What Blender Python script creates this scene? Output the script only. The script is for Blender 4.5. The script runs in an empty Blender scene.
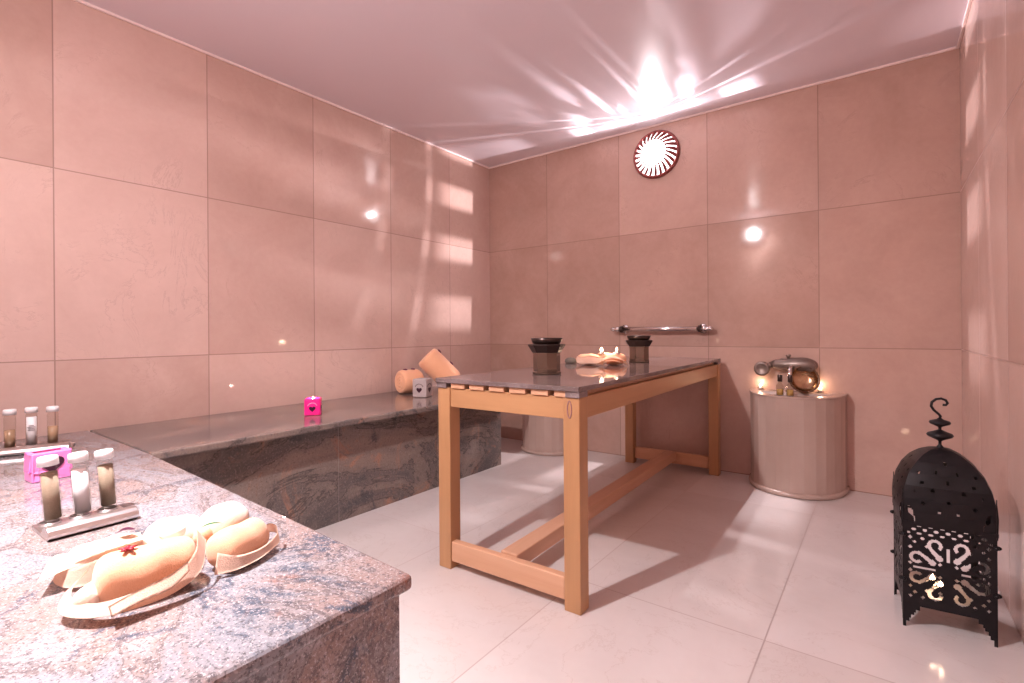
import bpy, bmesh, math, random
from math import sin, cos, pi, radians, sqrt, atan2
from mathutils import Vector, Matrix, noise as mnoise

random.seed(7)
S = bpy.context.scene
COL = S.collection
ROOM_W, ROOM_D, ROOM_H = 3.385, 4.0, 2.577
BENCH_H, TABLE_H = .547, .805

# ------------------------------------------------------------------ materials
class E:
    """tiny expression wrapper round Math nodes"""
    def __init__(s, nt, sock): s.nt, s.sock = nt, sock
    def op(s, o, *a, clamp=False):
        n = s.nt.nodes.new('ShaderNodeMath'); n.operation = o; n.use_clamp = clamp
        for i, v in enumerate((s,) + a):
            if isinstance(v, E): s.nt.links.new(v.sock, n.inputs[i])
            else: n.inputs[i].default_value = v
        return E(s.nt, n.outputs[0])
    def __add__(s, o): return s.op('ADD', o)
    def __sub__(s, o): return s.op('SUBTRACT', o)
    def __mul__(s, o): return s.op('MULTIPLY', o)
    def __truediv__(s, o): return s.op('DIVIDE', o)
    def ramp(s, a, b, lo=0., hi=1.):
        n = s.nt.nodes.new('ShaderNodeMapRange'); n.interpolation_type = 'SMOOTHSTEP'
        for i, v in enumerate((s, a, b, lo, hi)):
            if isinstance(v, E): s.nt.links.new(v.sock, n.inputs[i])
            else: n.inputs[i].default_value = v
        return E(s.nt, n.outputs[0])

def _one(nt):
    n = nt.nodes.new('ShaderNodeValue'); n.outputs[0].default_value = 1.; return E(nt, n.outputs[0])
E.one = staticmethod(_one)

class M:
    """material builder"""
    def __init__(s, name, rough=.5, metal=0., spec=.5):
        s.m = bpy.data.materials.new(name); s.m.use_nodes = True
        s.nt = s.m.node_tree; s.b = s.nt.nodes['Principled BSDF']
        s.b.inputs['Roughness'].default_value = rough
        s.b.inputs['Metallic'].default_value = metal
        s.b.inputs['Specular IOR Level'].default_value = spec
        s.co = None
    def coord(s):
        if s.co is None: s.co = s.nt.nodes.new('ShaderNodeTexCoord').outputs['Object']
        return s.co
    def xyz(s):
        n = s.nt.nodes.new('ShaderNodeSeparateXYZ'); s.nt.links.new(s.coord(), n.inputs[0])
        return [E(s.nt, o) for o in n.outputs]
    def vec(s, x, y, z):
        n = s.nt.nodes.new('ShaderNodeCombineXYZ')
        for i, v in enumerate((x, y, z)):
            if isinstance(v, E): s.nt.links.new(v.sock, n.inputs[i])
            else: n.inputs[i].default_value = v
        return n.outputs[0]
    def scaled(s, sx, sy, sz, rot=(0, 0, 0)):
        n = s.nt.nodes.new('ShaderNodeMapping'); n.inputs['Scale'].default_value = (sx, sy, sz)
        n.inputs['Rotation'].default_value = rot
        s.nt.links.new(s.coord(), n.inputs[0]); return n.outputs[0]
    def noise(s, scale, detail=4, rough=.55, dist=0., vec=None):
        n = s.nt.nodes.new('ShaderNodeTexNoise')
        n.inputs['Scale'].default_value = scale; n.inputs['Detail'].default_value = detail
        n.inputs['Roughness'].default_value = rough; n.inputs['Distortion'].default_value = dist
        s.nt.links.new(vec or s.coord(), n.inputs['Vector']); return E(s.nt, n.outputs[0])
    def white(s, vec):
        n = s.nt.nodes.new('ShaderNodeTexWhiteNoise'); n.noise_dimensions = '3D'
        s.nt.links.new(vec, n.inputs['Vector']); return E(s.nt, n.outputs['Value'])
    def mix(s, f, a, b):
        n = s.nt.nodes.new('ShaderNodeMix'); n.data_type = 'RGBA'
        for i, v in ((0, f), (6, a), (7, b)):
            if isinstance(v, E): s.nt.links.new(v.sock, n.inputs[i])
            elif hasattr(v, 'node'): s.nt.links.new(v, n.inputs[i])
            else: n.inputs[i].default_value = v if i == 0 else (*v, 1)
        return n.outputs[2]
    def base(s, c):
        i = s.b.inputs['Base Color']
        if hasattr(c, 'node'): s.nt.links.new(c, i)
        else: i.default_value = (*c, 1)
        return s
    def rough(s, e): s.nt.links.new(e.sock, s.b.inputs['Roughness'])
    def bump(s, e, strength=.3, dist=.002):
        n = s.nt.nodes.new('ShaderNodeBump'); n.inputs['Strength'].default_value = strength
        n.inputs['Distance'].default_value = dist
        s.nt.links.new(e.sock, n.inputs['Height']); s.nt.links.new(n.outputs[0], s.b.inputs['Normal'])
    def emit(s, c, k):
        s.b.inputs['Emission Color'].default_value = (*c, 1); s.b.inputs['Emission Strength'].default_value = k
        return s

def plain(name, c, rough=.5, metal=0., spec=.5): return M(name, rough, metal, spec).base(c).m

def tile_wall(name, axis, off, w, z0, h, seed, light, dark, rough=.11):
    a = M(name, rough, 0, .24)
    X = a.xyz(); u = (X[axis] - off) / w; v = (X[2] - z0) / h
    iu, iv = u.op('FLOOR'), v.op('FLOOR')
    r = a.white(a.vec(iu + seed, iv + seed * 1.7, seed))
    r2 = a.white(a.vec(iu + seed + 31., iv + seed, seed + 5.))
    # each slab shows its own cut of stone
    sh = a.nt.nodes.new('ShaderNodeVectorMath'); sh.operation = 'MULTIPLY_ADD'
    a.nt.links.new(a.vec(r, r2, r), sh.inputs[0]); sh.inputs[1].default_value = (7, 7, 7)
    a.nt.links.new(a.coord(), sh.inputs[2]); vv = sh.outputs[0]
    cloud = a.noise(1.9, 6, .6, .6, vv); fine = a.noise(28, 4, .6, 0, vv)
    vein = a.noise(2.3, 8, .68, 1.5, vv)
    veinm = ((vein - .5).op('ABSOLUTE')).ramp(.0, .012, 1., 0.) * cloud.ramp(.5, .62)
    tone = (r * .8 + cloud * 1.05 + fine * .25).op('SUBTRACT', .62, clamp=True)
    c = a.mix(tone, dark, light)
    c = a.mix(veinm * .22, c, tuple(x * .55 for x in dark))
    eu = (u.op('FRACT') - .5).op('ABSOLUTE').ramp(.5 - .0032 / w, .5 - .0016 / w)
    ev = (v.op('FRACT') - .5).op('ABSOLUTE').ramp(.5 - .0032 / h, .5 - .0016 / h)
    j = eu.op('MAXIMUM', ev)
    c = a.mix(j * .6, c, (.16, .09, .07))
    a.base(c)
    a.rough((fine * .03 + cloud * .06 + j * .3) + (rough - .095))
    a.bump(j * -1. + cloud * .12, .25, .0012)
    return a.m

W_L, W_D = (.66, .483, .43), (.455, .297, .25)
m_wall_left = tile_wall('marble_tiles_left', 1, -1.2035, .649, .8827, .8797, 3, W_L, W_D)
m_wall_back = tile_wall('marble_tiles_back', 0, .653, .6845, .8827, .8797, 11, (.61, .425, .365), (.37, .23, .185))
m_wall_right = tile_wall('marble_tiles_right', 1, -.65, .65, .8827, .8797, 8, W_L, W_D)
m_wall_front = tile_wall('marble_tiles_front', 0, .653, .6845, .8827, .8797, 21, W_L, W_D)

def floor_mat():
    a = M('polished_cream_floor', .13, 0, .5)
    X = a.xyz(); u = (X[0] - 2.722) / .68; v = (X[1] + 1.965) / 1.36
    r = a.white(a.vec(u.op('FLOOR'), v.op('FLOOR'), 2.))
    cl = a.noise(1.6, 6, .6, .8); fi = a.noise(22, 4); vn = a.noise(1.3, 8, .65, 1.2)
    t = (cl * .8 + fi * .15 + r * .35).op('SUBTRACT', .2, clamp=True)
    c = a.mix(t, (.56, .50, .48), (.75, .715, .715))
    c = a.mix((vn - .5).op('ABSOLUTE').ramp(0, .006, .22, 0.), c, (.42, .32, .28))
    eu = (u.op('FRACT') - .5).op('ABSOLUTE').ramp(.5 - .005, .5 - .002)
    ev = (v.op('FRACT') - .5).op('ABSOLUTE').ramp(.5 - .0025, .5 - .001)
    j = eu.op('MAXIMUM', ev)
    c = a.mix(j * .6, c, (.26, .18, .16)); a.base(c)
    a.rough(cl * .12 + fi * .05 + j * .3 + .06)
    return a.m
m_floor = floor_mat()

def ceiling_mat():
    a = M('satin_painted_ceiling', .3, 0, .4)
    n = a.noise(.9, 3); a.base(a.mix(n, (.71, .65, .715), (.77, .705, .765))); return a.m
m_ceiling = ceiling_mat()
m_cornice = plain('pale_cornice_paint', (.86, .72, .70), .4)

def granite(name, rough=.10):
    a = M(name, rough, 0, .5)
    flow = a.scaled(.75, 1.35, 1., (0.440, 0.271, 0.655))
    n1 = a.noise(2.4, 7, .64, 1.5, flow)
    n2 = a.noise(3.6, 8, .70, 1.6, a.scaled(1., 1.2, 1.6, (0.176, 0.542, 0.374)))
    n3 = a.noise(6.5, 7, .72, .8)
    sp = a.noise(150, 2, .8); sp2 = a.noise(70, 3, .75); sp3 = a.noise(210, 1, .5)
    c = a.mix(n1.ramp(.38, .60), (.262, .190, .178), (0.242, 0.240, 0.267))
    c = a.mix(n3.ramp(.52, .68) * .6, c, (0.370, 0.348, 0.370))
    c = a.mix(n2.ramp(.545, .63) * sp2.ramp(.34, .52) * .9, c, (0.053, 0.077, 0.117))
    c = a.mix((n1 - .47).op('ABSOLUTE').ramp(0, .022, .6, 0.), c, (0.079, 0.068, 0.070))
    c = a.mix(n3.ramp(.40, .29) * .7, c, (0.264, 0.113, 0.080))
    c = a.mix(sp2.ramp(.54, .64) * .6, c, (0.062, 0.059, 0.070))
    c = a.mix(sp.ramp(.54, .66) * .7, c, (0.458, 0.434, 0.449))
    c = a.mix(sp3.ramp(.43, .32) * .65, c, (0.070, 0.059, 0.063))
    a.base(c); a.rough(sp * .07 + (rough - .035)); return a.m
m_granite = granite('pink_grey_granite')
def brown_dimmed_granite():
    a = M('brown_and_dimmed_granite', .16, 0, .5)
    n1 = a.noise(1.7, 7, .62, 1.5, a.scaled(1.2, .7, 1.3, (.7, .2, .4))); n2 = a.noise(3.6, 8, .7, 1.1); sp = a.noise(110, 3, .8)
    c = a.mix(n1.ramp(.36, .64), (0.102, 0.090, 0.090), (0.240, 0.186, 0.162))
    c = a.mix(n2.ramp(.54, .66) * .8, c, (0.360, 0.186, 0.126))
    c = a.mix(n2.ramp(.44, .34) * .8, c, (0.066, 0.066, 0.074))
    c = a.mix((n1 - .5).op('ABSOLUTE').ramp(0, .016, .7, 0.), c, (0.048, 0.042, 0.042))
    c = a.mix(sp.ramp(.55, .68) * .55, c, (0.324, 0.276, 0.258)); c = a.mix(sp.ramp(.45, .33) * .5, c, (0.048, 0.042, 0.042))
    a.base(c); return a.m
m_front = brown_dimmed_granite()  # brown stone of the panels; its dark tone also dims the seat

def slab_mat():
    a = M('dark_polished_table_slab', .05, 0, .6)
    sp = a.noise(160, 3, .75); n = a.noise(5, 6, .6, 1.)
    c = a.mix(n.ramp(.35, .65), (.13, .095, .09), (.22, .17, .17))
    c = a.mix(sp.ramp(.55, .7) * .6, c, (.38, .33, .34)); a.base(c); return a.m
m_slab = slab_mat()

def wood(name, c1, c2, axis):
    a = M(name, .38, 0, .45)
    sc = [26, 26, 26]; sc[axis] = 1.6
    g = a.noise(1, 6, .6, .6, a.scaled(*sc)); b = a.noise(2.2, 3)
    a.base(a.mix((g * .8 + b * .4).op('SUBTRACT', .1, clamp=True), c1, c2)); a.bump(g, .08, .001)
    return a.m
WA, WB = (.35, .175, .08), (.55, .305, .15)
m_wood = [wood('honey_pine_grain_' + 'xyz'[i], WA, WB, i) for i in range(3)]
m_wood_pale = wood('worn_pale_pine', (.52, .27, .15), (.72, .44, .29), 0)

def towel_mat(name, c1, c2):
    a = M(name, .95, 0, .1)
    n = a.noise(420, 2, .7); n2 = a.noise(14, 3)
    a.base(a.mix((n * .6 + n2 * .5).op('SUBTRACT', .05, clamp=True), c1, c2)); a.bump(n + n2 * 1.5, .6, .003)
    a.b.inputs['Sheen Weight'].default_value = .35; a.b.inputs['Sheen Roughness'].default_value = .5
    return a.m
m_towel = towel_mat('peach_terry_cloth', (.82, .385, .205), (.93, .57, .375))
m_towel_edge = towel_mat('peach_woven_border', (.84, .58, .45), (.92, .72, .60))
m_towel_white = towel_mat('cream_terry_cloth', (.85, .62, .47), (.94, .80, .68))
m_chrome = plain('brushed_chrome', (.72, .68, .67), .16, 1.)
m_steel = plain('satin_steel', (.66, .62, .62), .30, 1.)
m_gold = plain('aged_brass', (.62, .40, .18), .22, 1.)
m_darkmetal = plain('dark_bronze', (.055, .036, .032), .28, .7)
m_dglass = plain('smoked_mirror_panel', (.20, .16, .13), .07, 1.)

def black_iron():
    a = M('blackened_pierced_iron', .5, .2, .28)
    n = a.noise(40, 4); a.base(a.mix(n, (.007, .006, .007), (.020, .017, .020))); a.rough(n * .2 + .32); return a.m
m_iron = black_iron()

def basin_mat():
    a = M('carved_cream_marble', .22, 0, .5)
    X = a.xyz(); c1 = a.noise(3, 6, .6, .8); st = a.noise(1, 3, .5, .2, a.scaled(14, 14, .6))
    c = a.mix((c1 * .7 + st * .5).op('SUBTRACT', .1, clamp=True), (.36, .25, .21), (.52, .40, .35))
    c = a.mix(a.noise(9, 6, .7, 1.).ramp(.62, .72) * .4, c, (.42, .30, .27)); a.base(c); a.bump(c1, .2, .004); return a.m
m_basin = basin_mat()
m_white = plain('white_plastic', (.85, .84, .85), .35)
m_whitefill = pink('white_bath_salt', (.93, .91, .96), .5) if False else plain('white_bath_salt', (.93, .91, .96), .6)
def sand(name, a_, b_):
    a = M(name, .6, 0, .4); n = a.noise(300, 3, .8); s = a.noise(40, 3)
    a.base(a.mix((n * .7 + s * .5).op('SUBTRACT', .1, clamp=True), a_, b_)); return a.m
m_sand = sand('grey_brown_bath_salt', (.22, .15, .10), (.48, .38, .29))
m_amber = plain('amber_bath_oil', (.42, .27, .17), .25)
def glass(name, tint=(.93, .92, .90)):
    """thin clear glass wall: lets light through, mirrors at grazing angles"""
    m = bpy.data.materials.new(name); m.use_nodes = True; nt = m.node_tree
    for n in list(nt.nodes):
        if n.type != 'OUTPUT_MATERIAL': nt.nodes.remove(n)
    tr = nt.nodes.new('ShaderNodeBsdfTransparent'); tr.inputs[0].default_value = (*tint, 1)
    gl = nt.nodes.new('ShaderNodeBsdfGlossy'); gl.inputs['Roughness'].default_value = .04
    fr = nt.nodes.new('ShaderNodeMath'); fr.operation = 'POWER'; fr.inputs[1].default_value = 3.
    lw = nt.nodes.new('ShaderNodeLayerWeight'); lw.inputs[0].default_value = .35; nt.links.new(lw.outputs['Facing'], fr.inputs[0])
    mx = nt.nodes.new('ShaderNodeMixShader')
    nt.links.new(fr.outputs[0], mx.inputs[0]); nt.links.new(tr.outputs[0], mx.inputs[1]); nt.links.new(gl.outputs[0], mx.inputs[2])
    nt.links.new(mx.outputs[0], nt.nodes['Material Output'].inputs[0]); return m
m_glass = glass('clear_bottle_glass')
def pink(name, c, tr=0.):
    a = M(name, .3, 0, .5).base(c)
    if tr:
        a.b.inputs['Subsurface Weight'].default_value = tr; a.b.inputs['Subsurface Radius'].default_value = (.05, .02, .03)
        a.b.inputs['Subsurface Scale'].default_value = .4
    return a.m
m_pink = pink('glossy_pink_ceramic', (.80, .22, .52))
m_hot = pink('magenta_glass', (.93, .02, .30), .4)
m_greybox = plain('grey_ceramic', (.46, .40, .40), .4)
m_heart = plain('dark_heart_enamel', (.035, .006, .02), .3)
m_lace = plain('pale_pink_relief', (.95, .45, .65), .4)
m_wax = plain('white_wax', (.92, .84, .74), .5)
m_cup = plain('candle_tin', (.75, .72, .70), .25, 1.)
m_flame = M('candle_flame', .5).base((1, .7, .4)).emit((1., .68, .40), 18).m
m_red = plain('dark_red_petal', (.36, .012, .03), .5)
m_purple = plain('plum_petal', (.13, .02, .06), .5)
m_leaf = plain('green_leaf', (.05, .22, .09), .4)
m_ink = plain('grey_print_ink', (.25, .22, .26), .5)
m_black = plain('near_black_void', (.012, .010, .010), .6)
m_soap = plain('white_soap', (.94, .92, .92), .4)
m_copper = plain('red_copper_louvre', (.27, .075, .07), .32, .6)
m_lampglass = M('lit_fluted_glass', .4).base((1, .95, .95)).emit((1., .86, .86), 3.).m
m_lampcore = M('lit_glass_centre', .4).base((1, .95, .95)).emit((1., .93, .95), 7.).m

# ------------------------------------------------------------------ geometry helpers
def setp(o, **k):
    for a, b in k.items():
        if b: o[a] = b
    return o

def obj(name, bm, mat, parent=None, smooth=False, bevel=0., loc=None, recalc=True):
    if recalc: bmesh.ops.recalc_face_normals(bm, faces=bm.faces)
    me = bpy.data.meshes.new(name); bm.to_mesh(me); bm.free()
    me.materials.append(mat)
    if smooth:
        for p in me.polygons: p.use_smooth = True
    o = bpy.data.objects.new(name, me); COL.objects.link(o)
    if parent: o.parent = parent
    if loc: o.location = loc
    if bevel:
        b = o.modifiers.new('bevel', 'BEVEL'); b.width = bevel; b.segments = 3; b.limit_method = 'ANGLE'; b.angle_limit = radians(40)
    return o

def thing(name, label, cat, loc=(0, 0, 0), rz=0., group=None):
    o = bpy.data.objects.new(name, None); COL.objects.link(o); o.empty_display_size = .05
    o.location = loc; o.rotation_euler = (0, 0, rz)
    return setp(o, label=label, category=cat, group=group)

def tag(o, label, cat, group=None): return setp(o, label=label, category=cat, group=group)

def dup(root, loc, label, rz=None, group=None):
    r = root.copy(); COL.objects.link(r); r.location = loc; r['label'] = label
    if rz is not None: r.rotation_euler = (0, 0, rz)
    if group: r['group'] = group
    for ch in list(root.children):
        c = ch.copy(); COL.objects.link(c); c.parent = r
        for g in list(ch.children):
            d = g.copy(); COL.objects.link(d); d.parent = c
    return r

def box(bm, x0, y0, z0, x1, y1, z1, mx=None):
    v = [bm.verts.new((x, y, z)) for x in (x0, x1) for y in (y0, y1) for z in (z0, z1)]
    for f in ((0, 1, 3, 2), (4, 6, 7, 5), (0, 4, 5, 1), (2, 3, 7, 6), (0, 2, 6, 4), (1, 5, 7, 3)):
        bm.faces.new([v[i] for i in f])
    if mx: bmesh.ops.transform(bm, matrix=mx, verts=v)
    return bm

def cbox(*a): return box(bmesh.new(), *a)

def prism(bm, pts, z0, z1, mx=None):
    a = [bm.verts.new((x, y, z0)) for x, y in pts]; b = [bm.verts.new((x, y, z1)) for x, y in pts]
    bm.faces.new(a); bm.faces.new(b[::-1]); n = len(pts)
    for i in range(n): bm.faces.new((a[i], a[(i + 1) % n], b[(i + 1) % n], b[i]))
    if mx: bmesh.ops.transform(bm, matrix=mx, verts=a + b)
    return bm

def lathe(bm, prof, n=32, mx=None, xs=1., ys=1.):
    """profile of (r, z); closed at r=0 ends"""
    rings = []
    for r, z in prof:
        if r < 1e-6: rings.append([bm.verts.new((0, 0, z))])
        else: rings.append([bm.verts.new((r * cos(2 * pi * i / n) * xs, r * sin(2 * pi * i / n) * ys, z)) for i in range(n)])
    for a, b in zip(rings, rings[1:]):
        for i in range(n):
            j = (i + 1) % n
            if len(a) == 1 and len(b) == 1: continue
            if len(a) == 1: bm.faces.new((a[0], b[i], b[j]))
            elif len(b) == 1: bm.faces.new((a[i], a[j], b[0]))
            else: bm.faces.new((a[i], a[j], b[j], b[i]))
    if mx: bmesh.ops.transform(bm, matrix=mx, verts=[v for r in rings for v in r])
    return bm

def tube(bm, pts, r, n=10, closed=False):
    pts = [Vector(p) for p in pts]; rings = []; up = None
    for i, p in enumerate(pts):
        if closed: t = pts[(i + 1) % len(pts)] - pts[i - 1]
        else: t = pts[min(i + 1, len(pts) - 1)] - pts[max(i - 1, 0)]
        t.normalize()
        if up is None: up = Vector((0, 0, 1)) if abs(t.z) < .9 else Vector((1, 0, 0))
        a = t.cross(up).normalized(); up = a.cross(t).normalized()
        rr = r[i] if isinstance(r, (list, tuple)) else r
        rings.append([bm.verts.new(p + (a * cos(2 * pi * k / n) + up * sin(2 * pi * k / n)) * rr) for k in range(n)])
    m = len(rings)
    for i in range(m if closed else m - 1):
        a, b = rings[i], rings[(i + 1) % m]
        for k in range(n): bm.faces.new((a[k], a[(k + 1) % n], b[(k + 1) % n], b[k]))
    if not closed: bm.faces.new(rings[0][::-1]); bm.faces.new(rings[-1])
    return bm

def sheet(bm, f, nu, nv, t=0.):
    """surface f(u,v) u,v in 0..1, given thickness t along its normals"""
    P = [[Vector(f(i / nu, j / nv)) for j in range(nv + 1)] for i in range(nu + 1)]
    V = [[bm.verts.new(p) for p in row] for row in P]
    F = [bm.faces.new((V[i][j], V[i + 1][j], V[i + 1][j + 1], V[i][j + 1])) for i in range(nu) for j in range(nv)]
    if t: bmesh.ops.solidify(bm, geom=F, thickness=t)
    return bm

def pierced(bm, nu, nv, solid, place, t):
    """a plate of cells, left out where solid(u,v) is false; place(u,v,s) s=0 face, s=1 back"""
    g = [[solid((i + .5) / nu, (j + .5) / nv) for j in range(nv)] for i in range(nu)]
    cache = {}
    def V(i, j, s):
        k = (i, j, s)
        if k not in cache: cache[k] = bm.verts.new(place(i / nu, j / nv, s * t))
        return cache[k]
    for i in range(nu):
        for j in range(nv):
            if not g[i][j]: continue
            bm.faces.new((V(i, j, 0), V(i + 1, j, 0), V(i + 1, j + 1, 0), V(i, j + 1, 0)))
            bm.faces.new((V(i, j + 1, 1), V(i + 1, j + 1, 1), V(i + 1, j, 1), V(i, j, 1)))
            for di, dj, a, b in ((-1, 0, (i, j + 1), (i, j)), (1, 0, (i + 1, j), (i + 1, j + 1)), (0, -1, (i, j), (i + 1, j)), (0, 1, (i + 1, j + 1), (i, j + 1))):
                p, q = i + di, j + dj
                if not (0 <= p < nu and 0 <= q < nv and g[p][q]):
                    bm.faces.new((V(*a, 0), V(*a, 1), V(*b, 1), V(*b, 0)))
    return bm

def T(x, y, z): return Matrix.Translation((x, y, z))
def RX(a): return Matrix.Rotation(a, 4, 'X')
def RY(a): return Matrix.Rotation(a, 4, 'Y')
def RZ(a): return Matrix.Rotation(a, 4, 'Z')

def heart_pts(w, n=28):
    out = []
    for i in range(n):
        a = 2 * pi * i / n
        out.append((16 * sin(a) ** 3 * w / 32, (13 * cos(a) - 5 * cos(2 * a) - 2 * cos(3 * a) - cos(4 * a)) * w / 32))
    return out

def struct(name, bm, mat, **k):
    o = obj(name, bm, mat, **k); o['kind'] = 'structure'; return o

# ------------------------------------------------------------------ the room
W, D, H = ROOM_W, ROOM_D, ROOM_H
struct('floor', cbox(-.1, -D - .1, -.1, W + .1, .1, 0), m_floor)
struct('ceiling', cbox(-.1, -D - .1, H, W + .1, .1, H + .1), m_ceiling)
struct('wall_left', cbox(-.1, -D - .1, 0, 0, .1, H), m_wall_left)
struct('wall_back', cbox(0, 0, 0, W, .1, H), m_wall_back)
struct('wall_right', cbox(W, -D - .1, 0, W + .1, .1, H), m_wall_right)
struct('wall_front', cbox(0, -D - .1, 0, W, -D, H), m_wall_front)
c = .013
struct('trim_1', cbox(0, -D, H - c, c, 0, H), m_cornice, bevel=.003)
struct('trim_2', cbox(c, -c, H - c, W - c, 0, H), m_cornice, bevel=.003)
struct('trim_3', cbox(W - c, -D, H - c, W, 0, H), m_cornice, bevel=.003)

# ------------------------------------------------------------------ stone bench along the left wall
BW, BO, BE = .80, .7166, -.763
t = thing('stone_bench', 'long low granite bench running along the left tiled wall', 'bench')
obj('seat_slab', prism(bmesh.new(), [(.002, -3.03), (BW, -3.03), (BW, BE + .012), (.002, BE + .012)], .515, BENCH_H), m_front, t, bevel=.008)  # weaker light on the seat is put into this darker granite colour
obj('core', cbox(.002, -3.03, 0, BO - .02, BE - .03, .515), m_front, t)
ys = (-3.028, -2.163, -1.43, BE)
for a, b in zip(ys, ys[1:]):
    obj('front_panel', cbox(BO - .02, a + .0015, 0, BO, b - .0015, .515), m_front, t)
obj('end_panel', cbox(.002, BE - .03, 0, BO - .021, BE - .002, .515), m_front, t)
m_grout = plain('pale_grout', (.30, .27, .26), .7)
for y in ys[1:3]: obj('joint_filler', cbox(BO - .01, y - .0014, 0, BO - .001, y + .0014, .515), m_grout, t)

t = thing('stone_platform', 'wide raised granite platform in the near left corner with bottles and towels on it', 'platform')
obj('top_slab', prism(bmesh.new(), [(.002, -3.998), (2.325, -3.998), (2.325, -3.097), (BW + .002, -3.032), (.002, -3.032)], .517, BENCH_H), m_granite, t, bevel=.010)
obj('aisle_panel', prism(bmesh.new(), [(BO + .002, -3.072), (2.274, -3.120), (2.274, -3.140), (BO + .002, -3.092)], 0, .517), m_granite, t)
obj('end_panel', prism(bmesh.new(), [(2.275, -3.998), (2.307, -3.998), (2.307, -3.116), (2.275, -3.116)], 0, .517), m_granite, t, bevel=.002)

# ------------------------------------------------------------------ massage table
TX, TY, TR = 1.812, -1.145, radians(1.5)
t = thing('massage_table', 'wooden massage table with a dark polished stone top and honey pine legs', 'table', (TX, TY, 0), TR)
hw, hl, leg = .338, 1.055, .066
obj('tabletop', cbox(-hw - .004, -hl - .012, .786, hw + .004, hl, TABLE_H), m_slab, t, bevel=.003)
for sx in (-1, 1):
    for sy in (-1, 1):
        x, y = sx * (hw - .025), sy * (hl - .03)
        obj('corner_block', cbox(x - .028, y - .036, .7652, x + .028, y + .03, .7858), m_slab, t)
for i in range(6):
    x = -hw + .075 + i * .1
    s = obj('slat', cbox(x, -hl - .002, .765, x + .074, hl - .01, .7858), m_wood_pale, t, bevel=.002)
for sx in (-1, 1):
    for sy in (-1, 1):
        x, y = sx * (hw - leg / 2), sy * (hl - leg / 2)
        l = obj('leg', cbox(x - leg / 2, y - leg / 2, 0, x + leg / 2, y + leg / 2, .765), m_wood[2], t, bevel=.004)
        if sx == 1 and sy == -1:
            pts = [Vector((x - .006 + .008 * cos(a), y - leg / 2 - .001, .722 + .030 * sin(a))) for a in [2 * pi * k / 24 for k in range(24)]]
            setp(obj('loop_inlay', tube(bmesh.new(), pts, .0022, 6, True), plain('mauve_stain', (.33, .17, .17), .5), l, True), label='mauve oval loop mark')
a0 = .685
for sy in (-1, 1):
    y = sy * (hl - .022)
    obj('apron', cbox(-hw + leg, y - .016, a0, hw - leg, y + .016, .7648), m_wood[0], t, bevel=.003)
    obj('foot_rail', cbox(-hw + leg, y - .017, .034, hw - leg, y + .017, .118), m_wood_pale, t, bevel=.005)
for sx in (-1, 1):
    x = sx * (hw - .022)
    obj('apron', cbox(x - .016, -hl + leg, a0, x + .016, hl - leg, .7648), m_wood[1], t, bevel=.003)
obj('centre_beam', cbox(-.04, -hl + .04, .062, .04, hl - .03, .125), wood('pale_beam', (.50, .26, .15), (.72, .45, .31), 1), t, bevel=.005)

# incense burners on the table
def burner(loc, label, rz):
    t = thing('incense_burner', label, 'burner', loc, rz, 'burners on the massage table'); t.scale = (1.04, 1.04, 1.06)
    obj('body', lathe(bmesh.new(), [(0, 0), (.061, 0), (.0625, .004), (.0625, .010), (.0595, .012), (.0595, .096), (0, .096)], 8, RZ(pi / 8)), m_dglass, t)
    obj('rim_band', lathe(bmesh.new(), [(.058, .092), (.064, .094), (.083, .125), (.080, .129), (.055, .129), (.055, .092)], 8, RZ(pi / 8)), m_darkmetal, t)
    obj('bowl', lathe(bmesh.new(), [(0, .129), (.058, .129), (.066, .140), (.072, .156), (.066, .156), (.058, .146), (0, .142)], 24), m_darkmetal, t, True)
    return t
b0 = burner((1.793, -1.80, TABLE_H), 'dark faceted incense burner with flared rim nearest the front end of the table', .2)
dup(b0, (1.813, -.77, TABLE_H), 'dark faceted incense burner further back on the table beside the folded towel', .5)

# ------------------------------------------------------------------ candles
def tealight(loc, label, group=None, light=1.1, fl=1.):
    t = thing('tealight_candle', label, 'candle', loc, 0, group)
    obj('cup', lathe(bmesh.new(), [(0, 0), (.0185, 0), (.0195, .015), (.0185, .015), (.0178, .011), (0, .011)], 20), m_cup, t, True)
    obj('wax', lathe(bmesh.new(), [(0, .0112), (.0175, .0112), (.0175, .0125), (.004, .0132), (0, .0132)], 20), m_wax, t, True)
    w = obj('wick', lathe(bmesh.new(), [(0, .013), (.0008, .013), (.0008, .018), (0, .018)], 6), m_black, t)
    obj('flame', lathe(bmesh.new(), [(0, .0175), (.0038 * fl, .021), (.0052 * fl, .026), (.004 * fl, .033), (.0015, .040), (0, .044)], 12), m_flame, t, True)
    if light:
        l = bpy.data.lights.new('flame_glow', 'POINT'); l.energy = light; l.color = (1., .66, .45); l.shadow_soft_size = .012
        o = bpy.data.objects.new('flame_glow', l); COL.objects.link(o); o.parent = t; o.location = (0, 0, .052)
    return t

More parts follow.
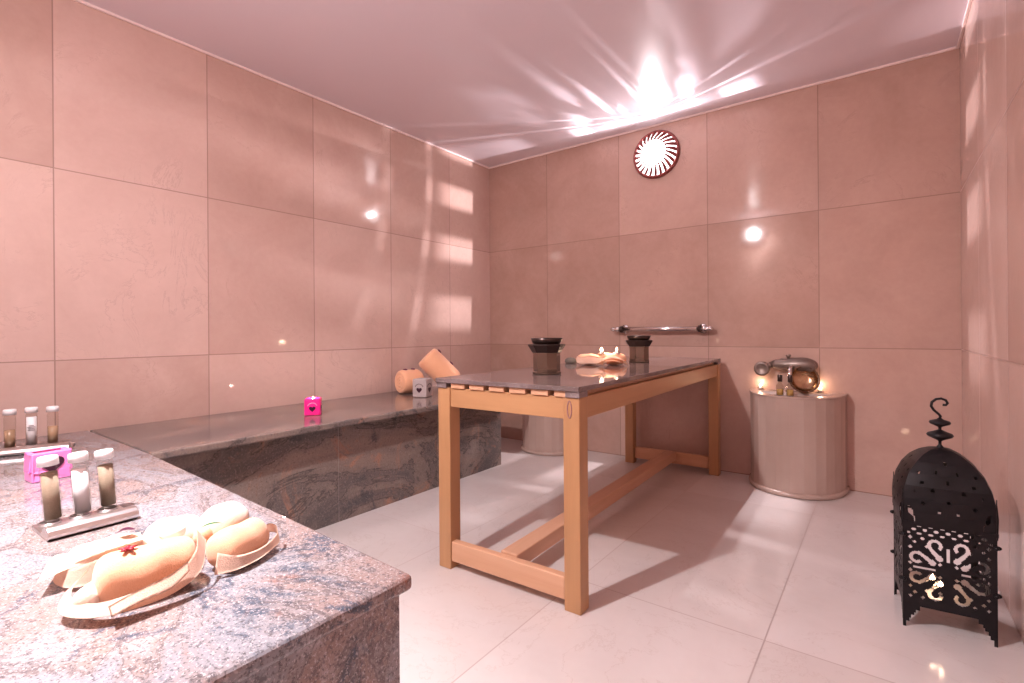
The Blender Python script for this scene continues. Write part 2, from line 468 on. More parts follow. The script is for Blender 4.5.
# ------------------------------------------------------------------ towels
def roll_bm(R, L, turns=3.2, end_in=.006, n=44, squash=1., wob=.04, seed=0.):
    """rolled towel lying along local +Y, its spiral showing at the ends; base at z=0"""
    bm = bmesh.new()
    def prof(a): return R * (1 + wob * mnoise.noise(Vector((cos(a) * 1.3, sin(a) * 1.3, seed))))
    rings = []
    m = 14
    for i in range(m + 1):
        s = (1 - cos(pi * i / m)) / 2; y = (s - .5) * L
        e = min(s, 1 - s) * L; k = 1. if e > .03 else .80 + .20 * sqrt(max(0., 1 - (1 - e / .03) ** 2))
        rings.append([bm.verts.new((prof(a) * k * cos(a) * (1 + .02 * mnoise.noise(Vector((s * 4, a, seed)))), y, R * squash + prof(a) * k * sin(a) * squash)) for a in [2 * pi * q / n for q in range(n)]])
    for a, b in zip(rings, rings[1:]):
        for k in range(n): bm.faces.new((a[k], a[(k + 1) % n], b[(k + 1) % n], b[k]))
    # ends: spiral relief of concentric turns
    for ring, sgn in ((rings[0], -1), (rings[-1], 1)):
        prev = ring; steps = 15
        for q in range(1, steps + 1):
            f = 1 - q / (steps + .6)
            cur = []
            for k in range(n):
                a = 2 * pi * k / n
                ph = (f * turns + k / n) % 1.
                dep = end_in * (1. if .40 < ph < .78 else -.15)
                v = ring[k].co
                cur.append(bm.verts.new((v.x * f, sgn * (L / 2 - dep), R * squash + (v.z - R * squash) * f)))
            for k in range(n): bm.faces.new((prev[k], prev[(k + 1) % n], cur[(k + 1) % n], cur[k]))
            prev = cur
        bm.faces.new(prev)
    return bm

def crv(P, u):
    """Catmull-Rom through the points P"""
    n = len(P) - 1; q = min(int(u * n), n - 1); t = u * n - q
    a, b, c, d = (Vector(P[max(0, min(n, q + k))]) for k in (-1, 0, 1, 2))
    return .5 * ((2 * b) + (c - a) * t + (2 * a - 5 * b + 4 * c - d) * t * t + (3 * b - a - 3 * c + d) * t ** 3)

def ribbon(lo, hi, th=.006, nu=44, nv=6, puff=.0):
    def f(u, v):
        a, b = crv(lo, u), crv(hi, u); p = a.lerp(b, v)
        p.z += puff * sin(pi * v); return p
    return sheet(bmesh.new(), f, nu, nv, th)

def plump(R, L, flat=.88, ex=7., seed=0., n=36, m=26, taper=0., cx=0., cy=0., cz=None, turn=0.):
    """soft roll lying along local +Y with rounded flat ends"""
    bm = bmesh.new(); rings = []; cz = R * flat if cz is None else cz
    for i in range(m + 1):
        s = -cos(pi * i / m); y = s * L / 2
        k = max((1 - min(1., abs(s)) ** ex), 0.) ** .5; k = max(k, .03)
        ring = []
        for q in range(n):
            a = 2 * pi * q / n
            w = (1 + .09 * mnoise.noise(Vector((s * 1.9 + seed, cos(a) * 1.2, sin(a) * 1.2 + seed)))) * (1 - taper * s)
            x, z = R * k * w * cos(a), cz + R * k * w * sin(a) * (1. if sin(a) > 0 else flat * .98)
            ring.append(bm.verts.new((cx + x * cos(turn) - y * sin(turn), cy + x * sin(turn) + y * cos(turn), z)))
        rings.append(ring)
    for a, b in zip(rings, rings[1:]):
        for k in range(n): bm.faces.new((a[k], a[(k + 1) % n], b[(k + 1) % n], b[k]))
    bm.faces.new(rings[0]); bm.faces.new(rings[-1]); return bm

TZ = BENCH_H; GT = 'washcloths folded like petals on the platform'
t = thing('rolled_towel', 'plump peach rolled towel nearest the platform front edge, small red flower on top', 'towel', (2.000, -3.418, TZ), radians(-10), GT)
obj('roll', plump(.044, .150, .9, 8., 1.3, cx=-.003), m_towel, t, True)
obj('roll_tail', plump(.020, .05, .8, 4., 4., cx=.006, cy=-.075, cz=.026, turn=.9), m_towel_white, t, True)
obj('folded_edge', ribbon([(-.050, -.078, .046), (-.030, -.108, .028), (.018, -.116, .018), (.066, -.084, .017), (.086, -.030, .018), (.074, .030, .020), (.050, .072, .036), (.006, .088, .070)],
                          [(-.046, -.074, .058), (-.026, -.098, .034), (.010, -.096, .026), (.046, -.066, .027), (.060, -.022, .034), (.056, .030, .042), (.038, .064, .066), (-.004, .074, .092)], .0055), m_towel_edge, t, True)
obj('pleat', ribbon([(.096, -.058, .020), (.089, -.020, .027), (.080, .022, .030), (.066, .05, .045)], [(.074, -.060, .029), (.070, -.020, .040), (.063, .022, .047), (.054, .05, .058)], .005, 24, 4), m_towel_edge, t, True)
t = thing('rolled_towel', 'peach rolled towel on the right of the towel bunch, its edge ending in a loop', 'towel', (2.004, -3.264, TZ), radians(22), GT)
obj('roll', plump(.039, .116, .9, 6., 5.1, taper=.06, cx=-.002), m_towel, t, True)
obj('folded_edge', ribbon([(.012, -.074, .008), (.040, -.048, .010), (.052, -.005, .013), (.048, .036, .016), (.038, .066, .016), (.022, .080, .024), (.010, .074, .030), (.012, .054, .030)],
                          [(.008, -.062, .044), (.036, -.042, .034), (.046, -.003, .030), (.043, .034, .031), (.035, .063, .036), (.021, .077, .044), (.009, .071, .050), (.010, .052, .050)], .005), m_towel_edge, t, True)
t = thing('rolled_towel', 'pale fluffy folded towel at the back of the towel bunch, behind the white soap', 'towel', (1.876, -3.286, TZ), radians(0), GT)
obj('fold', plump(.046, .115, .85, 3.2, 2.2, cx=.010, cy=.042, turn=.7), m_towel_white, t, True)
obj('fold', plump(.040, .110, .85, 3.2, 7.7, cx=-.020, cy=-.040, turn=-.35), m_towel_white, t, True)
obj('inner_fold', plump(.022, .06, .8, 4., 3.1, cx=.024, cy=-.002, turn=1.5, cz=.036), m_towel, t, True)
t = thing('rolled_towel', 'pale peach rolled towel on the left of the towel bunch by the steel bottle tray', 'towel', (1.858, -3.438, TZ), radians(-12), GT)
obj('roll', plump(.035, .124, .9, 5., 9.3, cx=-.008), m_towel_white, t, True)
obj('folded_edge', ribbon([(-.04, -.052, .04), (-.014, -.076, .012), (.036, -.056, .008), (.050, -.014, .010), (.048, .030, .014), (.030, .062, .03)],
                          [(-.036, -.044, .052), (-.012, -.066, .030), (.024, -.050, .036), (.036, -.014, .046), (.034, .028, .050), (.016, .056, .058)], .005), m_towel_edge, t, True)
obj('second_fold', ribbon([(.0, -.058, .030), (.022, -.046, .044), (.030, .0, .056), (.026, .05, .060)], [(-.008, -.052, .056), (.004, -.040, .064), (.008, .002, .068), (.004, .05, .069)], .005, 24, 4), m_towel_white, t, True)
obj('loose_tip', ribbon([(.026, -.096, .026), (.026, -.082, .030), (.022, -.066, .034), (.016, -.05, .036)], [(-.050, -.084, .034), (-.047, -.076, .042), (-.040, -.066, .046), (-.030, -.05, .046)], .006, 16, 8), m_towel_white, t, True)

o = obj('soap_bar', lathe(bmesh.new(), [(0, 0), (.019, 0), (.022, .004), (.022, .013), (.018, .017), (0, .018)], 24), m_soap, None, True, loc=(1.948, -3.362, TZ + .070))
tag(o, 'small round white soap in the middle of the towel bunch', 'soap')
fl = thing('red_flower', 'tiny crimson flower lying on the plump front towel', 'flower', (1.998, -3.446, TZ + .0865), .3)
for k in range(5):
    a = 2 * pi * k / 5
    obj('petal', lathe(bmesh.new(), [(0, -.001), (.0045, 0), (.0055, .0015), (0, .003)], 10, T(.0068 * cos(a), .0068 * sin(a), .001) @ RZ(a), 1.35, .7), m_red, fl, True)
obj('flower_centre', lathe(bmesh.new(), [(0, 0), (.003, .001), (.002, .004), (0, .005)], 10), m_red, fl, True)
def leaf_bm(L, Wd, curl):
    def f(u, v):
        w = Wd * sin(pi * min(1, max(0, u))) ** .8
        return (u * L, (v - .5) * w, curl * sin(u * pi) + .15 * w * abs(v - .5))
    return sheet(bmesh.new(), f, 12, 4, .0008)
o = obj('plum_petal', leaf_bm(.034, .013, .006), m_purple, None, True, loc=(1.862, -3.428, TZ + .073)); o.rotation_euler = (.1, -.15, 1.0)
tag(o, 'dark plum petal lying on the left towel of the bunch', 'petal')
o = obj('green_leaf', leaf_bm(.040, .011, .004), m_leaf, None, True, loc=(1.962, -3.320, TZ + .074)); o.rotation_euler = (0, 0, 1.3)
tag(o, 'small green leaf tucked between the right and back towels of the bunch', 'leaf')

# rolled bath towels at the far end of the bench
def bath_roll(loc, rz, label, R, L, tilt=0.):
    t = thing('bath_towel', label, 'towel', loc, rz, 'rolled bath towels on the bench')
    t.rotation_euler = (tilt, 0, rz)
    obj('roll', roll_bm(R, L, 3.1, .007, seed=R * 100), m_towel, t, True)
    return t
def seed_dot(loc, rot, label):
    o = obj('dark_petal', lathe(bmesh.new(), [(0, -.003), (.012, -.001), (.015, .003), (.011, .008), (0, .011)], 16, None, 1.25, .8), m_purple, None, True, loc=loc); o.rotation_euler = rot
    tag(o, label, 'petal', 'dark petals on the bath towels')
R1 = .086
bath_roll((.178, -1.185, BENCH_H), radians(-11), 'peach bath towel rolled up flat on the bench, spiral end facing out', R1, .17)
R2, L2, tl = .092, .29, radians(46)
hx, hy = sin(radians(41)), cos(radians(41))
cxx, cyy, czz = .315, -1.005, BENCH_H + L2 / 2 * sin(tl) + R2 * cos(tl) + .002
bath_roll((cxx - R2 * sin(tl) * hx, cyy - R2 * sin(tl) * hy, czz - R2 * cos(tl)), radians(-41), 'peach bath towel roll leaning steeply beside the flat one, against the wall', R2, L2, -tl)

# ------------------------------------------------------------------ heart candle cubes
def heart_cube(loc, rz, label, s, body_m, lit, heart_m=m_heart, lace=m_lace, group=None, h=None):
    h = h or s
    t = thing('candle_holder', label, 'candle holder', loc, rz, group)
    bm = bmesh.new(); r = s * .34; n = 32
    # cube with a round well in its top
    o = [(-s / 2, -s / 2), (s / 2, -s / 2), (s / 2, s / 2), (-s / 2, s / 2)]
    def sq(a):
        k = 1 / max(abs(cos(a)), abs(sin(a))); return (s / 2 * k * cos(a), s / 2 * k * sin(a))
    ang = [pi / 4 + 2 * pi * i / n for i in range(n)]
    bot = [bm.verts.new((*sq(a), 0)) for a in ang]; top = [bm.verts.new((*sq(a), h)) for a in ang]
    rim = [bm.verts.new((r * cos(a), r * sin(a), h)) for a in ang]; low = [bm.verts.new((r * cos(a), r * sin(a), h * .55)) for a in ang]
    bm.faces.new(bot); bm.faces.new(low)
    for A, B in ((bot, top), (top, rim), (rim, low)):
        for i in range(n): bm.faces.new((A[i], A[(i + 1) % n], B[(i + 1) % n], B[i]))
    obj('body', bm, body_m, t, bevel=s * .09)
    for k in range(4):
        mx = RZ(k * pi / 2) @ T(0, -s / 2, h * .40) @ RX(pi / 2)
        obj('heart', prism(bmesh.new(), heart_pts(s * .40), -.0005, .0016, mx), heart_m, t)
        mx = RZ(k * pi / 2) @ T(0, -s / 2, h * .50) @ RX(pi / 2)
        arc = [mx @ Vector((s * .30 * cos(a), s * .27 * sin(a) + s * .018 * (i % 2), 0)) for i, a in enumerate([radians(20 + 140 * q / 16) for q in range(17)])]
        obj('lace_relief', tube(bmesh.new(), arc, [s * (.030 if q % 2 else .016) for q in range(17)], 8), lace, t, True)
    obj('wax', lathe(bmesh.new(), [(0, h * .55), (r * .96, h * .55), (r * .96, h * .80), (0, h * .78)], 24), m_wax, t, True)
    if lit:
        obj('flame', lathe(bmesh.new(), [(0, h * .79), (.005, h * .85), (.006, h * .92), (.003, h * 1.02), (0, h * 1.1)], 12), m_flame, t, True)
        l = bpy.data.lights.new('candle_glow', 'POINT'); l.energy = .5; l.color = (1., .6, .5); l.shadow_soft_size = .006
        q = bpy.data.objects.new('candle_glow', l); COL.objects.link(q); q.parent = t; q.location = (0, 0, h * 1.12)
    return t
heart_cube((.485, -2.165, BENCH_H), radians(52), 'lit magenta cube candle holder with a dark heart, alone on the bench', .084, m_hot, True, h=.092)
heart_cube((.425, -1.285, BENCH_H), radians(20), 'grey cube candle holder with a dark heart, in front of the rolled bath towels', .105, m_greybox, False, lace=plain('dark_relief', (.12, .09, .09), .5), h=.128)
# wide pink holder on the platform with an open slot in the top
t = thing('slotted_holder', 'glossy pink block holder with an open slot, behind the front bottles', 'candle holder', (.915, -3.345, BENCH_H), radians(5))
bm = bmesh.new()
box(bm, -.035, -.048, 0, .035, .048, .030)
box(bm, -.035, -.048, .030, -.018, .048, .088); box(bm, .018, -.048, .030, .035, .048, .088)
box(bm, -.018, -.048, .030, .018, -.034, .088); box(bm, -.018, .034, .030, .018, .048, .088)
bmesh.ops.remove_doubles(bm, verts=bm.verts, dist=1e-5)
obj('body', bm, m_pink, t, bevel=.004)
obj('dark_heart', prism(bmesh.new(), heart_pts(.058), -.0005, .0018, T(.035, 0, .050) @ RZ(pi / 2) @ RX(pi / 2)), m_heart, t)

# ------------------------------------------------------------------ bottle sets
GA, GB = 'front set of bath bottles', 'rear set of bath bottles'
def bottle(loc, rz, label, fill, h, group, lean=0., clear=False, R=.0175):
    t = thing('glass_bottle', label, 'bottle', loc, rz, group)
    t.rotation_euler = (lean * 2, -lean, rz)
    hb = h - .020
    obj('glass', lathe(bmesh.new(), [(0, 0), (R * .96, 0), (R, .003), (R, hb - .010), (R * .86, hb - .004), (R * .86, hb + .006)], 28), m_glass, t, True)
    top = hb * .55 if clear else hb - .016
    obj('contents', lathe(bmesh.new(), [(0, .0055), (R * .88, .0062), (R * .88, top), (0, top)], 28), fill, t, True)
    cp = obj('cap', lathe(bmesh.new(), [(0, hb + .022), (R * 1.0, hb + .022), (R * 1.12, hb + .019), (R * 1.14, hb + .001), (R * .90, hb + .001), (0, hb + .007)], 28), m_white, t, True)
    if fill is m_whitefill:
        for k, (z, w) in enumerate(((.62, .45), (.575, .7), (.53, .55), (.485, .65)) if group == GB else ()):
            def f(u, v, z=z, w=w):
                a = (u - .5) * 2 * w; return (R * 1.008 * cos(a), R * 1.008 * sin(a), hb * z + .0022 * v)
            obj('print_line', sheet(bmesh.new(), f, 8, 1, .0002), m_ink, t)
    return t

def tray(loc, rz, label, L, group):
    """low steel tray with a rolled front edge, the bottles stand in its slots"""
    t = thing('bottle_tray', label, 'tray', loc, rz, group)
    # local: +x towards the front roll, y along the tray
    prof = [(-.122, 0), (.004, 0), (.014, .005), (.016, .012), (.012, .021), (.003, .027), (-.008, .029), (-.019, .027), (-.029, .021), (-.036, .012), (-.044, .009), (-.122, .008)]
    obj('plate', prism(bmesh.new(), prof, -L / 2, L / 2, T(0, 0, .0006) @ RX(pi / 2)), m_steel, t, bevel=.002)
    for k in range(3): obj('socket_ring', lathe(bmesh.new(), [(.0182, 0), (.0208, 0), (.0208, .004), (.0182, .004), (.0182, 0)], 28, T(-.103, (k - 1) * .055, .0088)), m_steel, t, True)
    return t
GA, GB = 'front set of bath bottles', 'rear set of bath bottles'
tray((1.555, -3.385, BENCH_H), radians(1.5), 'steel bottle tray in front of the pink block on the platform', .168, GA)
bottle((1.450, -3.436, BENCH_H + .012), 0, 'leftmost bottle of the front set, grey brown bath salt under a white cap', m_sand, .152, GA, .03)
bottle((1.452, -3.381, BENCH_H + .012), 0, 'middle bottle of the front set, filled white with a white cap', m_whitefill, .150, GA, .03)
bottle((1.438, -3.327, BENCH_H + .012), 0, 'rightmost bottle of the front set, brown bath salt under a white cap', m_sand, .144, GA, .03)
tray((.420, -3.305, BENCH_H), radians(-20), 'steel bottle tray at the left wall behind the pink block', .23, GB)
bottle((.300, -3.342, BENCH_H + .012), -.2, 'clear bottle at the left of the rear set by the wall', m_amber, .150, GB, .0, True)
bottle((.312, -3.282, BENCH_H + .012), -.2, 'pale lilac white bottle in the middle of the rear set by the wall', m_whitefill, .152, GB, .0)
bottle((.330, -3.222, BENCH_H + .012), -.2, 'clear bottle at the right of the rear set by the wall', m_amber, .150, GB, .0, True)

# ------------------------------------------------------------------ folded towel with candles on the table
def drape(rx, ry, h, ph, seed, ruffle=.05):
    bm = bmesh.new(); n = 56; m = 14; rings = []
    for j in range(m + 1):
        v = j / m; ring = []
        for k in range(n):
            a = 2 * pi * k / n
            rr = 1 + ruffle * v * (sin(7 * a + ph) + .6 * sin(11 * a + seed))
            r = sin(v * pi / 2) ** .8
            z = h * (cos(v * pi / 2) ** .75 if v < 1 else 0) * (1 + .12 * v * sin(5 * a + ph)) + .004
            ring.append(bm.verts.new((rx * r * rr * cos(a), ry * r * rr * sin(a), z)))
        rings.append(ring)
    for A, B in zip(rings, rings[1:]):
        for k in range(n): bm.faces.new((A[k], A[(k + 1) % n], B[(k + 1) % n], B[k]))
    base = [bm.verts.new((v.co.x, v.co.y, 0)) for v in rings[-1]]
    for k in range(n): bm.faces.new((rings[-1][k], rings[-1][(k + 1) % n], base[(k + 1) % n], base[k]))
    bm.faces.new(base); bmesh.ops.remove_doubles(bm, verts=bm.verts, dist=1e-5)
    return bm
TT = thing('folded_towel', 'peach towel folded into a low fan on the massage table with lit candles on it', 'towel', (1.745, -1.13, TABLE_H), radians(36))
obj('roll', plump(.034, .150, .9, 3., 3.3, cx=-.080, cy=.004, turn=1.15), m_towel, TT, True)
obj('roll', plump(.036, .150, .9, 3., 6.3, cx=.072, cy=.012, turn=2.0), m_towel, TT, True)
obj('folded_edge', ribbon([(-.050, -.062, .004), (-.02, -.088, .028), (.04, -.098, .044), (.10, -.082, .030), (.135, -.058, .004)], [(-.03, -.018, .006), (-.005, -.036, .040), (.04, -.042, .056), (.09, -.036, .042), (.125, -.018, .006)], .006), m_towel_edge, TT, True)
obj('under_fold', ribbon([(-.025, -.070, .004), (.0, -.080, .018), (.04, -.084, .028), (.085, -.072, .018), (.110, -.062, .004)], [(-.02, -.02, .004), (.0, -.02, .024), (.04, -.02, .034), (.085, -.02, .024), (.105, -.02, .004)], .005), m_towel_edge, TT, True)
obj('folded_edge', ribbon([(-.155, -.035, .020), (-.125, -.060, .010), (-.085, -.070, .012), (-.045, -.072, .008), (-.01, -.070, .004)], [(-.150, -.010, .052), (-.118, -.034, .050), (-.080, -.040, .054), (-.040, -.035, .050), (.0, -.03, .046)], .006), m_towel_edge, TT, True)
obj('top_fold', plump(.030, .110, .6, 2.6, 1.1, cx=.015, cy=.01, cz=.0415, turn=1.4), m_towel, TT, True)
tealight((1.738, -1.132, TABLE_H + .0595), 'lit tealight on top of the folded towel on the table, nearer of the two', 'tealights on the folded towel', .9, 1.7)
tealight((1.805, -1.075, TABLE_H + .0595), 'lit tealight at the back of the folded towel on the table', 'tealights on the folded towel', .5)
o = obj('pumice_stone', lathe(bmesh.new(), [(0, 0), (.026, 0), (.033, .010), (.030, .024), (.016, .034), (0, .036)], 20, None, 1.2, .85), plain('dark_pumice', (.12, .10, .085), .9), None, True, loc=(1.505, -1.08, TABLE_H))
tag(o, 'small dark stone on the table just left of the folded towel', 'stone')

# ------------------------------------------------------------------ towel rail on the back wall
t = thing('towel_rail', 'chrome towel rail fixed to the back wall above the massage table', 'rail', (1.685, 0, 1.012))
def along(prof, x, y, z): return lathe(bmesh.new(), prof, 20, T(x, y, z) @ RY(pi / 2))
obj('bar', along([(0, -.335), (.0185, -.335), (.0185, .335), (0, .335)], 0, -.075, 0), m_chrome, t, True)
for s in (-1, 1):
    mx = T(s * .335, -.075, 0) @ RY(s * pi / 2)
    obj('finial', lathe(bmesh.new(), [(0, -.02), (.022, -.018), (.024, .0), (.018, .010), (.015, .028), (.019, .034), (.012, .052), (0, .058)], 20, mx), m_chrome, t, True)
    b = lathe(bmesh.new(), [(.013, -.012), (.013, .062), (.034, .064), (.036, .0745), (0, .0745)], 20, T(s * .30, -.075, 0) @ RX(-pi / 2))
    obj('bracket', b, m_chrome, t, True)
    obj('collar', lathe(bmesh.new(), [(.0186, -.012), (.026, -.010), (.026, .010), (.0186, .012)], 20, T(s * .30, -.075, 0) @ RY(pi / 2)), m_darkmetal, t, True)

# ------------------------------------------------------------------ wash basins
def basin(loc, label):
    t = thing('wash_basin', label, 'basin', loc, 0, 'marble wash basins on the back wall')
    a, b, hgt = .274, .366, .600
    def ring(k, z, n=40, e=2.35):
        out = []
        for i in range(n + 1):
            th = pi + pi * i / n
            cx, sy = cos(th), sin(th)
            x = a * k * math.copysign(abs(cx) ** (2 / e), cx); y = -b * k * abs(sy) ** (2 / e)
            out.append((x, min(y, -.0015), z))
        return out
    def shell(specs, close_bottom=True):
        bm = bmesh.new(); R = [[bm.verts.new(p) for p in ring(k, z)] for k, z in specs]
        for A, B in zip(R, R[1:]):
            n = len(A)
            for i in range(n - 1): bm.faces.new((A[i], A[i + 1], B[i + 1], B[i]))
            bm.faces.new((A[-1], A[0], B[0], B[-1]))
        bm.faces.new(R[0]); bm.faces.new(R[-1]); return bm
    # faceted body: coarse ring, hollow bowl at top
    bm = bmesh.new(); n = 14
    def fr(k, z): return [bm.verts.new(p) for p in ring(k, z, n)]
    def br(z, k, d):
        return [bm.verts.new((p[0] * k, min(-.05 - d, p[1] * k - .01), z)) for p in ring(1, z, n)]
    R = [fr(.985, .026), fr(.985, hgt - .012), fr(1.0, hgt - .010), fr(1.0, hgt)]
    for A, B in zip(R, R[1:]):
        for i in range(n): bm.faces.new((A[i], A[i + 1], B[i + 1], B[i]))
        bm.faces.new((A[-1], A[0], B[0], B[-1]))
    bm.faces.new(R[0])
    i1 = br(hgt, .80, .06); i2 = br(hgt - .10, .62, .08)
    for A, B in ((R[-1], i1), (i1, i2)):
        for i in range(n): bm.faces.new((A[i], A[i + 1], B[i + 1], B[i]))
        bm.faces.new((A[-1], A[0], B[0], B[-1]))
    bm.faces.new(i2)
    obj('body', bm, m_basin, t, bevel=.004)
    obj('base_molding', shell([(1.0, 0), (1.02, .004), (1.032, .014), (1.02, .026), (.99, .030)]), m_basin, t, True)
    return t
b0 = basin((2.582, 0, 0), 'half round cream marble wash basin right of the massage table, candles on its rim')
dup(b0, (.762, 0, 0), 'half round cream marble wash basin behind the massage table, partly hidden by its legs')
BZ = .600
tealight((2.368, -.032, BZ), 'lit tealight on the left end of the right wash basin', 'tealights on the wash basin', .17, 1.6)
tealight((2.712, -.030, BZ), 'lit tealight on the right end of the right wash basin', 'tealights on the wash basin', .17, 1.6)
# wall tap
t = thing('wall_tap', 'aged bronze mixer tap on the wall over the right wash basin', 'tap', (2.55, 0, .775))
m_oldchrome = plain('dulled_nickel', (.27, .215, .19), .42, .7)
obj('tap_body', lathe(bmesh.new(), [(0, -.125), (.020, -.123), (.032, -.10), (.038, -.03), (.046, .02), (.040, .08), (.030, .115), (0, .125)], 24, T(.015, -.065, 0) @ RY(pi / 2)), m_oldchrome, t, True)
obj('diverter_knob', lathe(bmesh.new(), [(.010, .03), (.010, .05), (.016, .052), (.016, .064), (0, .066)], 16, T(-.01, -.065, 0)), m_oldchrome, t, True)
obj('back_plate', lathe(bmesh.new(), [(0, 0), (.052, 0), (.054, .006), (.044, .014), (0, .016)], 32, T(.055, -.002, -.005) @ RX(pi / 2), 1.75, .92), m_oldchrome, t, True)
for s, x in ((-1, -.165), (1, .112)):
    h = obj('handle', lathe(bmesh.new(), [(0, -.022), (.040, -.021), (.047, -.014), (.048, .012), (.034, .018), (.030, .014), (0, .013)] if s < 0 else [(0, -.02), (.028, -.019), (.033, -.008), (.033, .008), (.028, .019), (0, .021)], 24, T(x, -.075, -.032 if s < 0 else -.01) @ RX(pi / 2)), m_oldchrome, t, True)
    obj('handle_neck', tube(bmesh.new(), [(x, -.07, -.032 if s < 0 else -.01), (x - s * .03, -.07, -.015), (x - s * .06, -.067, 0)], .018, 12), m_oldchrome, h, True)
for s in (-.055, .075):
    obj('wall_flange', lathe(bmesh.new(), [(.020, .0), (.034, .001), (.036, .010), (.020, .016), (.018, .060), (0, .060)], 20, T(s, -.002, 0) @ RX(pi / 2)), m_oldchrome, t, True)
obj('spout', tube(bmesh.new(), [(.01, -.09, -.01), (.01, -.13, -.02), (.01, -.16, -.045), (.01, -.168, -.08)], [.016, .015, .014, .014], 14), m_chrome, t, True)
# metal bowl leaning behind
mb = T(2.655, -.072, BZ + .088) @ RZ(radians(12)) @ RX(radians(78))
t = thing('metal_bowl', 'embossed metal bowl standing on edge against the wall on the right wash basin', 'bowl', (2.632, -.11, BZ))
mb2 = T(0, 0, .0855) @ RZ(radians(14)) @ RX(radians(76))
obj('bowl_shell', lathe(bmesh.new(), [(0, -.040), (.030, -.040), (.060, -.030), (.079, -.008), (.084, .006), (.080, .006), (.074, -.006), (.056, -.026), (.028, -.035), (0, -.035)], 32, mb2), plain('beaten_brass', (.50, .33, .20), .22, 1.), t, True)
pts = [mb2 @ Vector((.081 * cos(2 * pi * k / 48), .081 * sin(2 * pi * k / 48), .007)) for k in range(48)]
obj('beaded_rim', tube(bmesh.new(), pts, [.0045 if k % 2 else .0075 for k in range(48)], 8, True), plain('dark_brass', (.20, .13, .09), .3, 1.), t, True)
# small bottles
def vial(loc, label):
    t = thing('oil_vial', label, 'bottle', loc, 0, 'oil vials on the wash basin')
    obj('glass', lathe(bmesh.new(), [(0, 0), (.017, 0), (.019, .003), (.019, .048), (.010, .058), (.010, .066), (.008, .066), (.008, .057), (.016, .046), (.016, .004), (0, .004)], 20), m_glass, t, True)
    obj('oil', lathe(bmesh.new(), [(0, .0045), (.0155, .0045), (.0155, .030), (0, .030)], 20), plain('golden_oil', (.62, .40, .14), .2), t, True)
    obj('stopper', lathe(bmesh.new(), [(.011, .0662), (.012, .068), (.012, .094), (.009, .098), (0, .098)], 16), m_darkmetal, t, True)
    return t
v0 = vial((2.528, -.315, BZ), 'left small oil vial with a dark stopper on the front of the right wash basin')
v0.scale = (1.15, 1.15, 1.3); v0.location = (2.528, -.325, BZ); dup(v0, (2.583, -.330, BZ), 'right small oil vial with a dark stopper, in front of the metal bowl')

# ------------------------------------------------------------------ wall lamps
def lamp(loc, rz, label):
    t = thing('wall_lamp', label, 'lamp', loc, rz, 'round louvred wall lamps')
    R = T(0, 0, 0) @ RX(pi / 2)      # lathe z -> -y (into the room)
    obj('back_plate', lathe(bmesh.new(), [(0, .0), (.176, .0), (.182, .006), (.182, .016), (.174, .022), (.168, .020), (.166, .010), (0, .010)], 64, R), m_copper, t, True)
    obj('diffuser', lathe(bmesh.new(), [(.163, .012), (.158, .022), (.10, .058), (.0, .062)], 64, R), m_lampglass, t, True)
    obj('glass_dome', lathe(bmesh.new(), [(.092, .060), (.094, .066), (.086, .076), (.055, .088), (0, .094)], 48, R), m_lampcore, t, True)
    nb = 24
    for k in range(nb):
        a0 = 2 * pi * k / nb
        def f(u, v, a0=a0):
            r = .098 + .066 * u; a = a0 + .16 * (1 - u) + (v - .5) * (.10 + .05 * u) * (1. + .35 * sin(u * pi))
            return (r * cos(a), -(.068 - .046 * u + .010 * v), r * sin(a))
        obj('louvre', sheet(bmesh.new(), f, 8, 2, .0018), m_copper, t, True)
    obj('inner_ring', tube(bmesh.new(), [(.097 * cos(2 * pi * k / 48), -.068, .097 * sin(2 * pi * k / 48)) for k in range(48)], .004, 8, True), m_copper, t, True)
    obj('outer_ring', tube(bmesh.new(), [(.170 * cos(2 * pi * k / 64), -.022, .170 * sin(2 * pi * k / 64)) for k in range(64)], .009, 8, True), m_copper, t, True)
    return t
L0 = lamp((1.650, 0, 2.345), 0, 'round lit wall lamp with a copper louvred ring high on the back wall')
dup(L0, (1.55, -D, 2.335), 'matching round louvred wall lamp high on the wall facing the back wall', pi)

def lamp_light(name, loc, energy, color, size, pattern=None):
    l = bpy.data.lights.new(name, 'POINT'); l.energy = energy; l.color = color; l.shadow_soft_size = size
    o = bpy.data.objects.new(name, l); COL.objects.link(o); o.location = loc
    if pattern:
        l.use_nodes = True; nt = l.node_tree; em = nt.nodes['Emission']
        tc = nt.nodes.new('ShaderNodeTexCoord'); se = nt.nodes.new('ShaderNodeSeparateXYZ')
        nt.links.new(tc.outputs['Normal'], se.inputs[0])
        x, y, z = [E(nt, q) for q in se.outputs]
        r = pattern(nt, x, y, z); nt.links.new(r.sock, em.inputs['Strength'])
    return o

